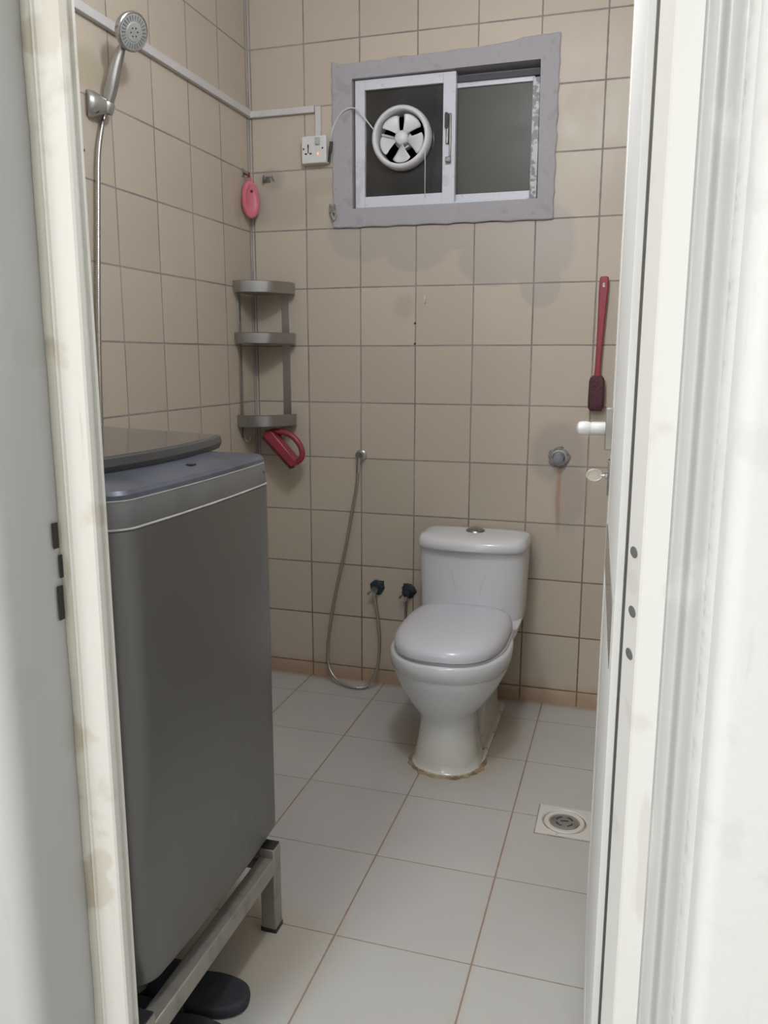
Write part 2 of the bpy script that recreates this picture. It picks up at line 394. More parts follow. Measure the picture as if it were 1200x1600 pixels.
# doorway wall, reveal corners rounded on the corridor side
def rounded_pier(x0, x1, side):
    r = .030 if side == 'R' else .018; pts = []
    if side == 'R':   # right-hand face of this pier is the reveal
        pts = [(x0, YO), (x1 - r, YO)] + [(x1 - r + r * math.sin(a), YO + r - r * math.cos(a)) for a in [PI / 2 * k / 6 for k in range(1, 7)]] + [(x1, YI), (x0, YI)]
    else:
        pts = [(x1, YO), (x1, YI), (x0, YI)] + [(x0 + r - r * math.cos(a), YO + r - r * math.sin(a)) for a in [PI / 2 * k / 6 for k in range(0, 7)]]
    return pts
DL, DR = 0.4375, 1.2175
fw = MB().prism(rounded_pier(DR, 2.6, 'L'), 0, ZC).box((DL, YO, 2.12), (DR, YI, ZC))
struct(fw.build('wall_front', M_plaster), 'white plastered wall around the doorway')
hall = [((-1.5, -1.6, 0), (-1.4, YI, ZC), 'wall_corridor_left'), ((2.6, -1.6, 0), (2.7, YI, ZC), 'wall_corridor_right'), ((-1.5, -1.7, 0), (2.7, -1.6, ZC), 'wall_corridor_back')]
for a, b, nm in hall: struct(MB().box(a, b).build(nm, M_hall, smooth=False))
struct(MB().box((-1.5, -1.7, ZC), (2.7, YI, ZC + .1)).build('ceiling', M_ceil, smooth=False))
# added dark box behind the window, keeps world light out of the panes
sh = MB().box((-.3, YB + .9, 1.2), (1.3, YB + .95, 2.7)).box((-.35, YB + .14, 1.2), (-.3, YB + .95, 2.7)).box((1.3, YB + .14, 1.2), (1.35, YB + .95, 2.7)).box((-.35, YB + .14, 1.15), (1.35, YB + .95, 1.2)).box((-.35, YB + .14, 2.7), (1.35, YB + .95, 2.75))
struct(sh.build('wall_added_dark_box', M_dark, smooth=False))

struct(MB().prism(rounded_pier(-1.4, DL, 'R'), 0, ZC).build('wall_front', M_plshade), 'plastered wall left of the doorway, shade put into its grey')  # darker than the right-hand plaster: shade on this side put into its colour

# ------------------------------------------------------------------ door frame
def frame_left():
    return [(DL, .862), (.4500, .860), (.4515, .8552), (.4540, .8552), (.4555, .8580), (.4880, .8575), (.4905, .860), (.4905, .868),
            (.4860, .870), (.4860, .878), (.4900, .879), (.4900, .884), (.480, .890), (DL, .890)]
def frame_right():
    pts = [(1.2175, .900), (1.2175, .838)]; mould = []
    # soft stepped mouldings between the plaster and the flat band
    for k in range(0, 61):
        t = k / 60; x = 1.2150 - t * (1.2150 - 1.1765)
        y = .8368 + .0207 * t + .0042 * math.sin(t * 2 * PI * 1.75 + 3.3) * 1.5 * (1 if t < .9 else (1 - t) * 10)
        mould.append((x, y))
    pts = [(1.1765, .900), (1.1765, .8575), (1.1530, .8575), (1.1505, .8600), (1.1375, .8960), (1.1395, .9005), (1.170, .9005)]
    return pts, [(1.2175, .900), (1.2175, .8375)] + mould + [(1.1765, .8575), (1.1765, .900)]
dfr = thing('trim_2', 'painted door frame around the doorway', 'door frame', (0, .87, 0)); del dfr['category']; struct(dfr)
MB().prism(frame_left(), 0, 2.07).build('frame_post', M_cream, dfr, smooth=False)['label'] = 'cream painted left post'
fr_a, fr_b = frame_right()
MB().prism(fr_b, 0, 2.07).build('post_moulding', worn_paint('groove_shade_grey_enamel', (0.63, 0.64, 0.63), (0.80, 0.80, 0.78), .5, .3, .12), dfr, angle=70)['label'] = 'right post moulding, groove shade put into its grey colour'  # grey tone stands in for the shade in the moulding's grooves
MB().prism(fr_a, 0, 2.07).build('frame_post', M_white, dfr, smooth=False)['label'] = 'white painted right post with stepped mouldings'
MB().box((DL, .8575, 2.065), (DR, .90, 2.12)).build('frame_head', M_white, dfr, smooth=False)
# ragged plaster bead where the right wall meets the frame
rg = MB(); K = 480
def ragged(zz, k): return 0.0005 * math.sin(zz * 57 + 1.3) * math.sin(zz * 23) + random.uniform(-.0011, .0011)
rings = []
for k in range(K + 1):
    z = 2.12 * k / K; d = ragged(z, k)
    rings.append([(1.2205, .800, z), (1.2150, .806, z), (1.2125 + d, .826 + d * .5, z), (1.2120 + d, .8365, z), (1.2205, .8385, z)])
rg.loft(rings)
struct(rg.build('trim_3', M_plaster, smooth=True, angle=60), 'ragged white plaster edge along the right door post')
# cream paint ridge along the left post
rl = MB(); rings = []
for k in range(K + 1):
    z = 2.12 * k / K; d = .0016 * math.sin(z * 31) * math.sin(z * 13 + 1) + random.uniform(-.0005, .0005)
    rings.append([(.4380, .8550 + d * .6, z), (.4440, .8556 + d * .6, z), (.4495, .8568, z), (.4515, .8600, z), (.4380, .8620, z)])
rl.loft(rings)
struct(rl.build('trim_4', worn_paint('cream_paint_ridge', (0.68, 0.65, 0.56), (0.40, 0.34, 0.24), .7, .5), smooth=True, angle=60), 'uneven cream paint ridge along the left door post')

# strike plate slots in the plaster at the left post, screw holes in the right post
for (z0, z1, y) in ((.975, 1.008, .845), (.880, .925, .846), (.935, .965, .851)):
    w = .0045 if z1 - z0 > .031 else .0025
    MB().box((.4398, y - w, z0), (.4412, y + w, z1)).build('strike_slot', M_hole, dfr, smooth=False)['label'] = 'dark slot in the left post for the lock'

def on_right_reveal(t, z):   # t 0 near .. 1 far on the slanted face
    return Vector((1.1505 + (1.1375 - 1.1505) * t, .86 + (.896 - .86) * t, z))
nrm = Vector((-.036, -.013, 0)).normalized()
for (t, z) in ((.55, 1.012), (.42, .948), (.45, .900)):
    c0 = on_right_reveal(t, z)
    MB().lathe([(.0001, .0008), (.0056, .0008), (.0060, .0004), (.0060, -.001)], look(c0, nrm) @ Matrix.Diagonal((1.7, 1, 1, 1)), 24).build('screw_hole', M_recess, dfr)

# ------------------------------------------------------------------ door leaf, open into the room
A = Vector((1.1262, .915, 0)); B = Vector((1.0975, 1.600, 0))
ex = (B - A).normalized(); ey = Vector((-ex.y, ex.x, 0))          # ey points to the room's left (the outer face)
ML = Matrix((ex, ey, Vector((0, 0, 1)))).transposed().to_4x4(); ML.translation = A
LW = (B - A).length; T = .036
leaf = thing('door_1', 'white aluminium door leaf standing open into the room', 'door', tuple(A)); del leaf['category']; struct(leaf)
def lb(x0, x1, y0, y1, z0, z1): return MB().box((x0, y0, z0), (x1, y1, z1), ML)
# y = 0 is the outer face, material lies towards negative y
MB().box((0, -.0085, .02), (.075, 0, 2.05), ML).box((.022, -T, .02), (.075, -.0085, 2.05), ML).build('stile', M_leaf, leaf, bevel=.0008)
lb(LW - .075, LW, -T, 0, .02, .42).build('stile', M_leaf, leaf, bevel=.002)
lb(LW - .075, LW, -T, 0, .4225, .9135).build('stile', M_leaf, leaf, bevel=.001)
lb(LW - .075, LW, -T, 0, .915, 2.05).build('stile', M_leaf, leaf, bevel=.001)
lb(.075, LW - .075, -T, 0, 1.98, 2.05).build('rail', M_leaf, leaf, bevel=.002)
lb(.075, LW - .075, -T, 0, .02, .11).build('rail', M_leaf, leaf, bevel=.002)
lb(.0751, LW - .0751, -T, .0005, .835, .915).build('rail', M_leafrail, leaf, bevel=.002)['label'] = 'grey middle rail'
lb(.070, LW - .070, -.024, -.001, .912, 1.985).build('panel', M_leaf, leaf, smooth=False)
lb(.070, LW - .070, -.024, -.001, .105, .84).build('panel', M_leaf, leaf, smooth=False)
# knob, its plate, lock plate
px = LW - .050
plate = lb(px - .024, px + .024, -.001, .012, 1.050, 1.126).build('handle_plate', M_stand, leaf, bevel=.002); plate['label'] = 'dull metal plate behind the knob'
prof = [(.0001, 0), (.0115, 0), (.0120, .002), (.0120, .024), (.0105, .026), (.0120, .028), (.0130, .034), (.0130, .042), (.0115, .048), (.006, .051), (.0001, .052)]
kb = MB().lathe(prof, ML @ look((px, .012, 1.087), (0, 1, 0)), 28).build('door_knob', M_whitep, leaf); kb['label'] = 'white cylindrical door knob'
lb(px - .016, px + .016, -.001, .0035, .965, 1.030).build('lock_plate', M_chromedk, leaf, bevel=.001)
# key with a clear oval bow stays in the lock: rests in the door, so a thing of its own
kc = ML @ Vector((px, .004, 1.000))
key = thing('door_key', 'small key with pale clear oval plastic head in the door lock', 'key', tuple(kc))
MB().lathe([(.0001, .0), (.006, 0), (.006, .004), (.0028, .005), (.0022, .012), (.0001, .012)], ML @ look((px, .004, 1.0), (0, 1, 0)), 18).build('key_shaft', M_chrome, key)
ov = []
for k in range(28):
    a = 2 * PI * k / 28; ov.append((.0135 * math.cos(a), .0105 * math.sin(a)))
kmx = ML @ Matrix.Translation((px, .027, 1.0))
kh = MB(); kh.tube([kmx @ Vector((.004 * 0, a, b)) for a, b in ov], .0022, 8, True)
kh.prism([(a * .9, b * .9) for a, b in ov], -.0012, .0012, 'X', kmx)
kh.build('key_head', M_clear, key)['label'] = 'clear oval plastic head'

# ------------------------------------------------------------------ window
win = thing('window_1', 'sliding aluminium window with cement surround', 'window', (.49, YB, 1.9)); del win['category']; struct(win)
# surround: flat plaster band, slightly proud of the tiles with wobbly outer edge
def surround():
    mb = MB(); n = 26
    o = [(.103, 1.657), (.856, 1.655), (.858, 2.205), (.103, 2.190)]
    i = [(WX0, WZ0), (WX1, WZ0 + .002), (WX1 - .003, WZ1 + .002), (WX0, WZ1)]
    outer, inner = [], []
    for k in range(4):
        a, b = o[k], o[(k + 1) % 4]; c, d = i[k], i[(k + 1) % 4]
        for t in range(n):
            w = t / n; j = random.uniform(-.0016, .0016) + .0015 * math.sin(t * 1.7 + k)
            x = a[0] + (b[0] - a[0]) * w; z = a[1] + (b[1] - a[1]) * w
            if k == 2: z -= .012 * (1 - math.exp(-((w) * 5) ** 4)) * (1 if w > 0 else 0)
            if k % 2 == 0: z += j
            else: x += j
            outer.append((x, z)); inner.append((c[0] + (d[0] - c[0]) * w, c[1] + (d[1] - c[1]) * w))
    yf, yb = YB - .010, YB + .002
    R = [[(x, yb, z) for x, z in outer], [(x, yf + .002, z) for x, z in outer], [(x + (xi - x) * .05, yf, z + (zi - z) * .05) for (x, z), (xi, zi) in zip(outer, inner)],
         [(x, yf, z) for x, z in inner], [(x, YB + .11, z) for x, z in inner]]
    mb.loft(R, cap=False)
    return mb
surround().build('window_surround', M_surround, win, smooth=False)['label'] = 'rough grey cement band around the window'
def rect_frame(x0, x1, z0, z1, y0, y1, wl, wr, wbm, wt):
    return (MB().box((x0, y0, z0), (x0 + wl, y1, z1)).box((x1 - wr, y0, z0), (x1, y1, z1))
            .box((x0 + wl, y0, z0), (x1 - wr, y1, z0 + wbm)).box((x0 + wl, y0, z1 - wt), (x1 - wr, y1, z1)))
fy = YB + .004
rect_frame(WX0, WX1 - .003, WZ0, WZ1, fy + .052, fy + .10, .006, .012, .012, .014).build('window_frame', M_alu, win, bevel=.001)
# outer track channels seen at the right and the bottom right
MB().box((WX1 - .028, fy + .012, WZ0 + .006), (WX1 - .006, fy + .05, WZ1 - .04)).build('window_track', worn_paint('worn_track', (0.5, 0.5, 0.52), (0.08, 0.08, 0.09), .9, .4, 0, False, (.5, .58)), win, bevel=.001)
MB().box((.528, fy + .004, WZ0), (WX1 - .034, fy + .05, WZ0 + .010)).build('window_track', M_alu, win, bevel=.001)
XM = .528
s1 = rect_frame(.182, XM, WZ0 + .003, WZ1 - .003, fy, fy + .026, .034, .042, .036, .032)
sash1 = s1.build('sash', M_alu, win, bevel=.0012); sash1['label'] = 'left sliding sash carrying the fan'
GL = (.216, .486, 1.756, 2.096)
# left pane has a round hole for the fan
FX, FZ, FR = .348, 1.934, .0935
n = 40; ring = [(FX + (FR - .012) * math.cos(2 * PI * k / n), FZ + (FR - .012) * math.sin(2 * PI * k / n)) for k in range(n)]
def sq(k):
    a = 2 * PI * k / n; c, s_ = math.cos(a), math.sin(a)
    tx = ((GL[1] - FX) if c > 0 else (FX - GL[0])) / max(abs(c), 1e-6); tz = ((GL[3] - FZ) if s_ > 0 else (FZ - GL[2])) / max(abs(s_), 1e-6)
    t = min(tx, tz); return (FX + c * t, FZ + s_ * t)
outer = [sq(k) for k in range(n)]
# snap the four nearest to true corners
for cx in (GL[0], GL[1]):
    for cz in (GL[2], GL[3]):
        k = min(range(n), key=lambda q: (outer[q][0] - cx) ** 2 + (outer[q][1] - cz) ** 2); outer[k] = (cx, cz)
mb = MB(); mb.loft([[(x, fy + .011, z) for x, z in ring], [(x, fy + .011, z) for x, z in outer], [(x, fy + .015, z) for x, z in outer], [(x, fy + .015, z) for x, z in ring]], cap=False, closed=True)
mb.build('pane', M_glassL, sash1, smooth=False)
s2 = rect_frame(.458, .778, WZ0 + .006, WZ1 - .030, fy + .030, fy + .050, .022, .006, .030, .016)
sash2 = s2.build('sash', M_alu, win, bevel=.0012); sash2['label'] = 'right sliding sash behind'
MB().box((.492, fy + .038, WZ0 + .036), (.772, fy + .042, WZ1 - .046)).build('pane', M_glassR, sash2, smooth=False)['label'] = 'dirty olive grey pane'
MB().box((XM + .002, fy + .022, WZ1 - .031), (WX1 - .006, fy + .09, WZ1 - .014)).build('window_head_gap', M_gapshade, win, smooth=False)  # dark box painted as the shade in the gap above the right sash
# latch on the meeting stile
lt = MB().box((.497, fy - .008, 1.905), (.508, fy, 2.000)).build('latch', M_chromedk, sash1, bevel=.003)
MB().prism(rrect_pts := [(p[0], p[1]) for p in rrect(.4945, .5055, 1.952, 2.002, .0052, 0)], fy - .012, fy - .007, 'Y').build('latch_plate', M_black, sash1, smooth=False)
MB().box((.510, fy - .014, 1.852), (.5165, fy, 1.998)).box((.499, fy - .018, 1.848), (.517, fy, 1.864)).build('latch_lever', M_chromedk, sash1, bevel=.002)

# ------------------------------------------------------------------ exhaust fan in the left pane
fan = thing('exhaust_fan', 'round white five-blade exhaust fan set in the left window pane', 'fan', (FX, fy, FZ))
mf = look((FX, fy + .010, FZ), (0, -1, 0))
R0 = .101
hp = [(R0 - .002, -.002), (R0, .004), (R0, .020), (R0 - .002, .034), (R0 - .007, .042), (R0 - .013, .044), (R0 - .0165, .041), (R0 - .0185, .034), (R0 - .0195, .012), (R0 - .0205, -.030), (R0 - .0175, -.030), (R0 - .014, -.004)]
rings = [[mf @ Vector((r * math.cos(2 * PI * k / 64), r * math.sin(2 * PI * k / 64), z)) for k in range(64)] for r, z in hp]
MB().loft(rings, cap=False, closed=True).build('fan_housing', M_fan, fan, angle=60)
MB().lathe([(.0001, .036), (.010, .0352), (.018, .032), (.022, .026), (.0235, .018), (.0235, .004), (.0001, .004)], mf, 32).build('fan_hub', M_fan, fan)
for k in range(5):
    a0 = math.radians(54 + 72 * k)
    cs = []
    N1, N2 = 8, 8
    for i in range(N1 + 1):
        r = .020 + (.0770 - .020) * i / N1
        half = math.radians(16 + 12.5 * (i / N1) ** .8) * (1 if i < N1 else .86)
        row = []
        for j in range(N2 + 1):
            w = -1 + 2 * j / N2; a = a0 + half * w
            rr = r if i < N1 else r - .004 * abs(w) ** 3
            row.append(mf @ Vector((rr * math.cos(a), rr * math.sin(a), .019 + .008 * w)))
        cs.append(row)
    v = [p for row in cs for p in row]; f = []
    for i in range(N1):
        for j in range(N2): f.append((i * (N2 + 1) + j, i * (N2 + 1) + j + 1, (i + 1) * (N2 + 1) + j + 1, (i + 1) * (N2 + 1) + j))
    o = MB()._add(v, f).build('fan_blade', M_fan, fan, angle=80)
    sm = o.modifiers.new('t', 'SOLIDIFY'); sm.thickness = .0018; sm.offset = 0
arms = MB()
for a in (math.radians(-35), math.radians(165), math.radians(60)):
    d = Vector((math.cos(a), math.sin(a), 0))
    arms.tube([mf @ (d * .02 + Vector((0, 0, -.008))), mf @ (d * .078 + Vector((0, 0, -.004)))], .0045, 8)
arms.lathe([(.0001, -.03), (.030, -.03), (.030, .000), (.0001, .002)], mf, 24)
arms.build('motor_mount', M_fan, fan)
pcx = FX + .083; pcz = FZ - .040
MB().tube([(pcx, fy - .030, pcz), (pcx + .004, fy - .034, pcz - .01), (pcx + .004, fy - .030, pcz - .06), (pcx + .002, fy - .022, 1.765), (pcx, fy - .010, 1.742)], .0012, 6).build('pull_cord', M_whitep, fan)
wire = smooth_path([(.255, fy - .012, 1.962), (.236, fy - .020, 1.986), (.205, fy - .020, 2.024), (.178, YB - .016, 2.038), (.145, YB - .014, 2.030), (.118, YB - .0125, 2.000), (.103, YB - .009, 1.972), (.100, YB - .006, 1.952)])
MB().tube(wire, .0023, 8).build('power_cord', M_whitep, fan)

# ------------------------------------------------------------------ socket, trunking
sk = thing('wall_socket', 'square white wall socket with a lit red indicator left of the window', 'socket', (.048, YB, 1.911))
MB().prism([(p[0], p[1]) for p in rrect(.000, .090, 1.868, 1.956, .004, 0)], YB - .034, YB, 'Y').build('socket_body', M_whitep, sk, bevel=.003)
MB().box((.052, YB - .040, 1.926), (.068, YB - .0335, 1.950)).build('rocker_switch', mat('rocker_grey', (.42, .43, .43), .35), sk, bevel=.002)
hp = MB()
hp.box((.0225, YB - .0348, 1.917), (.0275, YB - .0338, 1.929)).box((.0235, YB - .0348, 1.900), (.0265, YB - .0338, 1.918))
hp.box((.0125, YB - .0348, 1.8965), (.0205, YB - .0338, 1.9015)).box((.0295, YB - .0348, 1.8965), (.0375, YB - .0338, 1.9015))
hp.build('pin_slots', M_hole, sk, smooth=False)
for x in (.0085, .077): MB().lathe([(.0001, .0012), (.0030, .001), (.0032, 0)], look((x, YB - .034, 1.915), (0, -1, 0)), 14).build('screw', M_hole, sk)
MB().lathe([(.0001, .0020), (.0022, .0015), (.0028, 0)], look((.060, YB - .034, 1.898), (0, -1, 0)), 14).build('indicator', M_led, sk)

tr = thing('cable_trunking', 'white plastic cable trunking running round the corner above the socket', 'trunking', (XL, YB, 2.05))
M_tr = mat('trunking_white', (0.60, 0.58, 0.585), .4, 0, .05, 9.0)
MB().box((XL, .95, 2.0385), (XL + .015, YB, 2.063)).build('trunking_run', M_tr, tr, bevel=.0015)
MB().box((XL, YB - .015, 2.036), (.040, YB, 2.0575)).build('trunking_run', M_tr, tr, bevel=.0015)
MB().box((.0425, YB - .013, 1.956), (.0625, YB, 2.055)).build('trunking_drop', M_tr, tr, bevel=.0015)

# black plug lead hanging beside the socket and the pale cord end below it
blk = MB().tube([(.1045, YB - .020, 1.936), (.1000, YB - .020, 1.904)], .0058, 10).tube([(.0985, YB - .019, 1.906), (.094, YB - .016, 1.872)], .0046, 10)
tag(blk.build('cable_connector', M_black), 'short black cable connector hanging between socket and window', 'connector')
jn = thing('cable_clip', 'grimy grey-green cable clip at the lower left corner of the window', 'clip', (.107, YB, 1.715))
MB().box((.093, YB - .020, 1.704), (.114, YB, 1.736), None).build('clip_body', M_crust, jn, bevel=.003)
MB().tube([(.101, YB - .016, 1.704), (.106, YB - .018, 1.690), (.110, YB - .016, 1.682)], [.005, .0045, .003], 8).tube([(.110, YB - .016, 1.72), (.116, YB - .018, 1.70), (.112, YB - .016, 1.686)], .003, 8).build('clip_tail', mat('old_beige', (.38, .35, .27), .7, 0, .3, 50), jn)

# ------------------------------------------------------------------ shower
sho = thing('hand_shower', 'grey chrome hand shower with round spray head on the left wall', 'shower head', (XL + .05, 1.92, 1.85))
bk = thing('shower_bracket', 'pale conical wall bracket holding the hand shower', 'bracket', (XL, 1.885, 1.845))
M_sat = mat('satin_chrome_plastic', (0.50, 0.49, 0.48), .28, .75, .12, 15.0)
M_shd = mat('satin_grey_metal', (0.42, 0.41, 0.40), .25, .85, .1, 15.0)
HB = Vector((-.188, 1.925, 1.848)); HT = Vector((-.150, 1.93, 1.958))
hd = (HT - HB).normalized()
bc = MB().lathe([(.0001, 0), (.031, 0), (.033, .004), (.031, .016), (.024, .032), (.019, .042), (.017, .046), (.0001, .046)], look((XL, 1.872, 1.838), (.8, .9, .0)), 32)
bc.build('bracket_cone', M_sat, bk)
mh = look(HB - hd * .022, hd)
rg2 = [[mh @ Vector((r * math.cos(2 * PI * k / 28), r * math.sin(2 * PI * k / 28), z)) for k in range(28)] for r, z in [(.0165, 0), (.0185, .003), (.0200, .024), (.0185, .027), (.0150, .027), (.0135, 0)]]
MB().loft(rg2, cap=False, closed=True).build('bracket_clamp', M_sat, bk)
MB().lathe([(.0001, .001), (.009, .001), (.0095, 0)], look((XL + .026, 1.872, 1.822), (.75, -.65, -.2)), 18).build('bracket_bore', M_hole, bk)
hpth = smooth_path([HB - hd * .008, HB, HB + (HT - HB) * .35, HB + (HT - HB) * .7 + Vector((-.002, 0, 0)), HT, HT + Vector((.012, .0, .022))], 6)
N = len(hpth); rad = [.0085 + .0080 * math.sin(PI * min(1, (i / N) * .95 + .08)) for i in range(N)]
MB().tube(hpth, rad, 18).build('shower_handle', M_shd, sho)
hc = Vector((-.110, 1.925, 2.010)); hn = Vector((.88, -.24, -.38)).normalized()
mh = look(hc, hn)
MB().lathe([(.0001, -.034), (.012, -.033), (.024, -.026), (.036, -.014), (.0425, -.004), (.0455, .006), (.0450, .011), (.0425, .013), (.0390, .0115)], mh, 48).build('spray_head', M_shd, sho)
fc = MB().lathe([(.0400, .0105), (.0400, .0125), (.022, .0135), (.0205, .0150), (.0001, .0150)], mh, 48).build('spray_face', mat('spray_face_grey', (.38, .39, .38), .4, .2, .15, 30), sho)
nz = MB()
for k in range(26):
    a = 2 * PI * k / 26
    for r0, r1 in ((.0255, .0365),):
        d = Vector((math.cos(a), math.sin(a), 0)); t = Vector((-math.sin(a), math.cos(a), 0))
        vs = [mh @ (d * r + t * w + Vector((0, 0, h))) for h in (.0125, .0146) for r, w in ((r0, -.0011), (r1, -.0016), (r1, .0016), (r0, .0011))]
        nz._add(vs, [(0, 3, 2, 1), (4, 5, 6, 7), (0, 1, 5, 4), (1, 2, 6, 5), (2, 3, 7, 6), (3, 0, 4, 7)])
nz.build('spray_nozzles', mat('nozzle_dark', (.19, .195, .19), .6), fc, smooth=False)
nz = MB()
for k in range(6):
    a = 2 * PI * k / 6 + .3; nz.lathe([(.0001, .0014), (.0018, .001), (.0020, -.001)], mh @ Matrix.Translation((.010 * math.cos(a), .010 * math.sin(a), .015)), 8)
nz.build('spray_holes', M_hole, fc)
hs = smooth_path([HB - hd * .010, HB - hd * .040, (-.195, 1.908, 1.795), (-.194, 1.884, 1.72), (-.194, 1.870, 1.60), (-.194, 1.845, 1.35), (-.194, 1.832, 1.18), (-.194, 1.825, 1.03), (-.188, 1.822, .86), (-.188, 1.822, .60), (-.19, 1.83, .45)])
M_hose = NT('ribbed_steel_hose')
sn = M_hose.m('SINE', M_hose.m('MULTIPLY', M_hose.m('ADD', M_hose.Z, M_hose.m('MULTIPLY', M_hose.X, .3)), 1400.0))
M_hose.b.inputs['Base Color'].default_value = (.50, .48, .46, 1); M_hose.b.inputs['Metallic'].default_value = 1; M_hose.b.inputs['Roughness'].default_value = .28
M_hose.bump(sn, .3, .0006); M_hose = M_hose.M
tag(MB().tube(hs, .0062, 12).build('shower_hose', M_hose), 'long flexible metal hose hanging down the left wall from the hand shower', 'hose')

# ------------------------------------------------------------------ corner rack with three trays
rk = thing('corner_rack', 'brushed steel corner rack with three curved trays and hooks', 'rack', (XL, YB, 1.25))
def tray(z0, h, a):
    # footprint: along left wall to YB-a, along back wall to XL+a, curved front with short straight ends
    e = .004
    P0 = Vector((XL + e, YB - a, 0)); P1 = Vector((XL + a, YB - e, 0))
    pts = [(XL + e, YB - e)]
    front = []
    c1 = Vector((XL + .045, YB - a - .006, 0)); c2 = Vector((XL + a + .006, YB - .045, 0))
    ctrl = [P0, c1, Vector((XL + a * .78, YB - a * .78, 0)) , c2, P1]
    fr = smooth_path(ctrl, 10)
    base = MB().prism([(p.x, p.y) for p in fr] + [(XL + e, YB - e)], z0, z0 + .003)
    n_ = len(fr); rings = []
    for i, p in enumerate(fr):
        t = (fr[min(i + 1, n_ - 1)] - fr[max(i - 1, 0)]).normalized(); nn = Vector((t.y, -t.x, 0))
        if nn.dot(Vector((1, -1, 0))) < 0: nn = -nn
        rings.append([(p.x + nn.x * w, p.y + nn.y * w, z0 + zz) for w, zz in ((.0, 0), (.002, .002), (.003, h * .5), (.0035, h - .002), (.0005, h), (-.0008, h * .5))])
    rim = MB().loft(rings)
    slots = MB()
    for k in range(7):
        s_ = .02 + k * .016
        slots.tube([(XL + .012 + s_ * .2, YB - .012 - s_, z0 + .0045), (XL + .012 + s_, YB - .012 - s_ * .2, z0 + .0045)], .0015, 6)
    return base, rim, slots
for z0, h, a in ((1.436, .040, .163), (1.263, .038, .163), (.972, .042, .160)):
    b_, r_, s_ = tray(z0, h, a)
    t_ = b_.build('tray', M_shelf, rk, smooth=False); r_.build('tray_rim', M_shelf, t_); s_.build('tray_bars', M_shelf, t_)
MB().box((XL + .0015, YB - .132, .93), (XL + .004, YB - .112, 1.47)).build('side_strip', M_shelf, rk, bevel=.0008)
MB().box((XL + .112, YB - .004, .96), (XL + .142, YB - .0015, 1.47)).build('side_strip', M_shelf, rk, bevel=.0008)
for (x, y) in ((XL + .010, YB - .125), (XL + .118, YB - .018)):
    dx, dy = (1, 0) if x < XL + .05 else (0, -1)
    p0 = Vector((x, y, .972)); hk = smooth_path([p0, p0 + Vector((0, 0, -.035)), p0 + Vector((dx * .006, dy * .006, -.052)), p0 + Vector((dx * .018, dy * .018, -.055)), p0 + Vector((dx * .024, dy * .024, -.042))], 5)
    MB().tube(hk, .0026, 8).build('hook', M_shelf, rk)

# red brush with loop handle hanging below the lowest tray
rb = thing('scrubbing_brush', 'red plastic scrubbing brush with loop handle hanging under the corner rack', 'brush', (XL + .13, YB - .05, .95))
Yp = YB - .085
def bp(u, v): # local coordinates measured on the plane of the brush: u right, v up (m)
    return (u, Yp, v)
bar = [(-.136, .945), (-.128, .958), (-.104, .956), (-.010, .852), (-.014, .838), (-.024, .828), (-.034, .830), (-.134, .932)]
MB().prism(bar, Yp - .026, Yp + .018, 'Y').build('brush_block', M_red, rb, bevel=.004)
MB().prism([(-.138, .936), (-.030, .824), (-.036, .819), (-.145, .930)], Yp - .022, Yp + .014, 'Y').build('bristles', M_reddk, rb, bevel=.002)
loop = smooth_path([(-.118, Yp, .950), (-.098, Yp, .953), (-.066, Yp, .950), (-.034, Yp, .938), (-.008, Yp, .912), (.004, Yp, .885), (.002, Yp, .860), (-.018, Yp, .842)], 6)
MB().tube(loop, .0105, 12).build('loop_handle', M_red, rb)
MB().tube(smooth_path([(-.092, YB - .045, .965), (-.086, Yp + .01, .940), (-.072, Yp - .002, .936), (-.068, Yp - .004, .950)], 5), .003, 8).build('hang_hook', M_shelf, rb)

# pink oval scrubber and wall hooks
pk = thing('bath_scrubber', 'pink oval plastic bath scrubber hanging in the wall corner', 'scrubber', (XL + .03, YB - .06, 1.83))
mp_ = look((XL + .024, YB - .055, 1.755), (.80, -.60, .05))
rings = []
for r, z in [(.02, -.016), (.55, -.0150), (.85, -.010), (1.0, 0), (.97, .008), (.85, .0125), (.70, .0125), (.62, .009), (.4, .006), (.02, .005)]:
    rings.append([mp_ @ Vector((.034 * r * math.cos(2 * PI * k / 40), .064 * r * math.sin(2 * PI * k / 40) * (1 + .04 * math.sin(2 * PI * k / 40)), z)) for k in range(40)])
MB().loft(rings).build('scrubber_body', M_pink, pk)
MB().lathe([(.0001, .0005), (.0045, .0005), (.0050, -.002)], mp_ @ Matrix.Translation((.004, .030, .0085)), 14).build('scrubber_hole', M_reddk, pk)
lp = [mp_ @ Vector((.008 * math.cos(2 * PI * k / 16), .071 + .012 * math.sin(2 * PI * k / 16), 0)) for k in range(16)]
MB().tube(lp, .0028, 8, True).build('hanging_loop', M_pink, pk)
hk1 = thing('wall_hook', 'small brown hook in the corner holding the pink scrubber', 'hook', (XL, YB - .05, 1.84))
MB().tube(smooth_path([(XL, YB - .058, 1.848), (XL + .020, YB - .062, 1.838), (XL + .027, YB - .064, 1.832), (XL + .028, YB - .066, 1.846)], 5), .0036, 8).build('hook_arm', mat('rusty_hook', (.16, .06, .05), .6, .3, .3, 60), hk1)
MB().box((XL, YB - .066, 1.834), (XL + .003, YB - .050, 1.862)).build('hook_plate', M_crust, hk1, bevel=.001)
hk2 = thing('wall_hook', 'dirty grey metal hook on the back wall right of the pink scrubber', 'hook', (-.14, YB, 1.83))
MB().box((-.162, YB - .004, 1.822), (-.132, YB, 1.842)).build('hook_plate', mat('tarnished', (.20, .20, .18), .5, .5, .5, 50), hk2, bevel=.002)
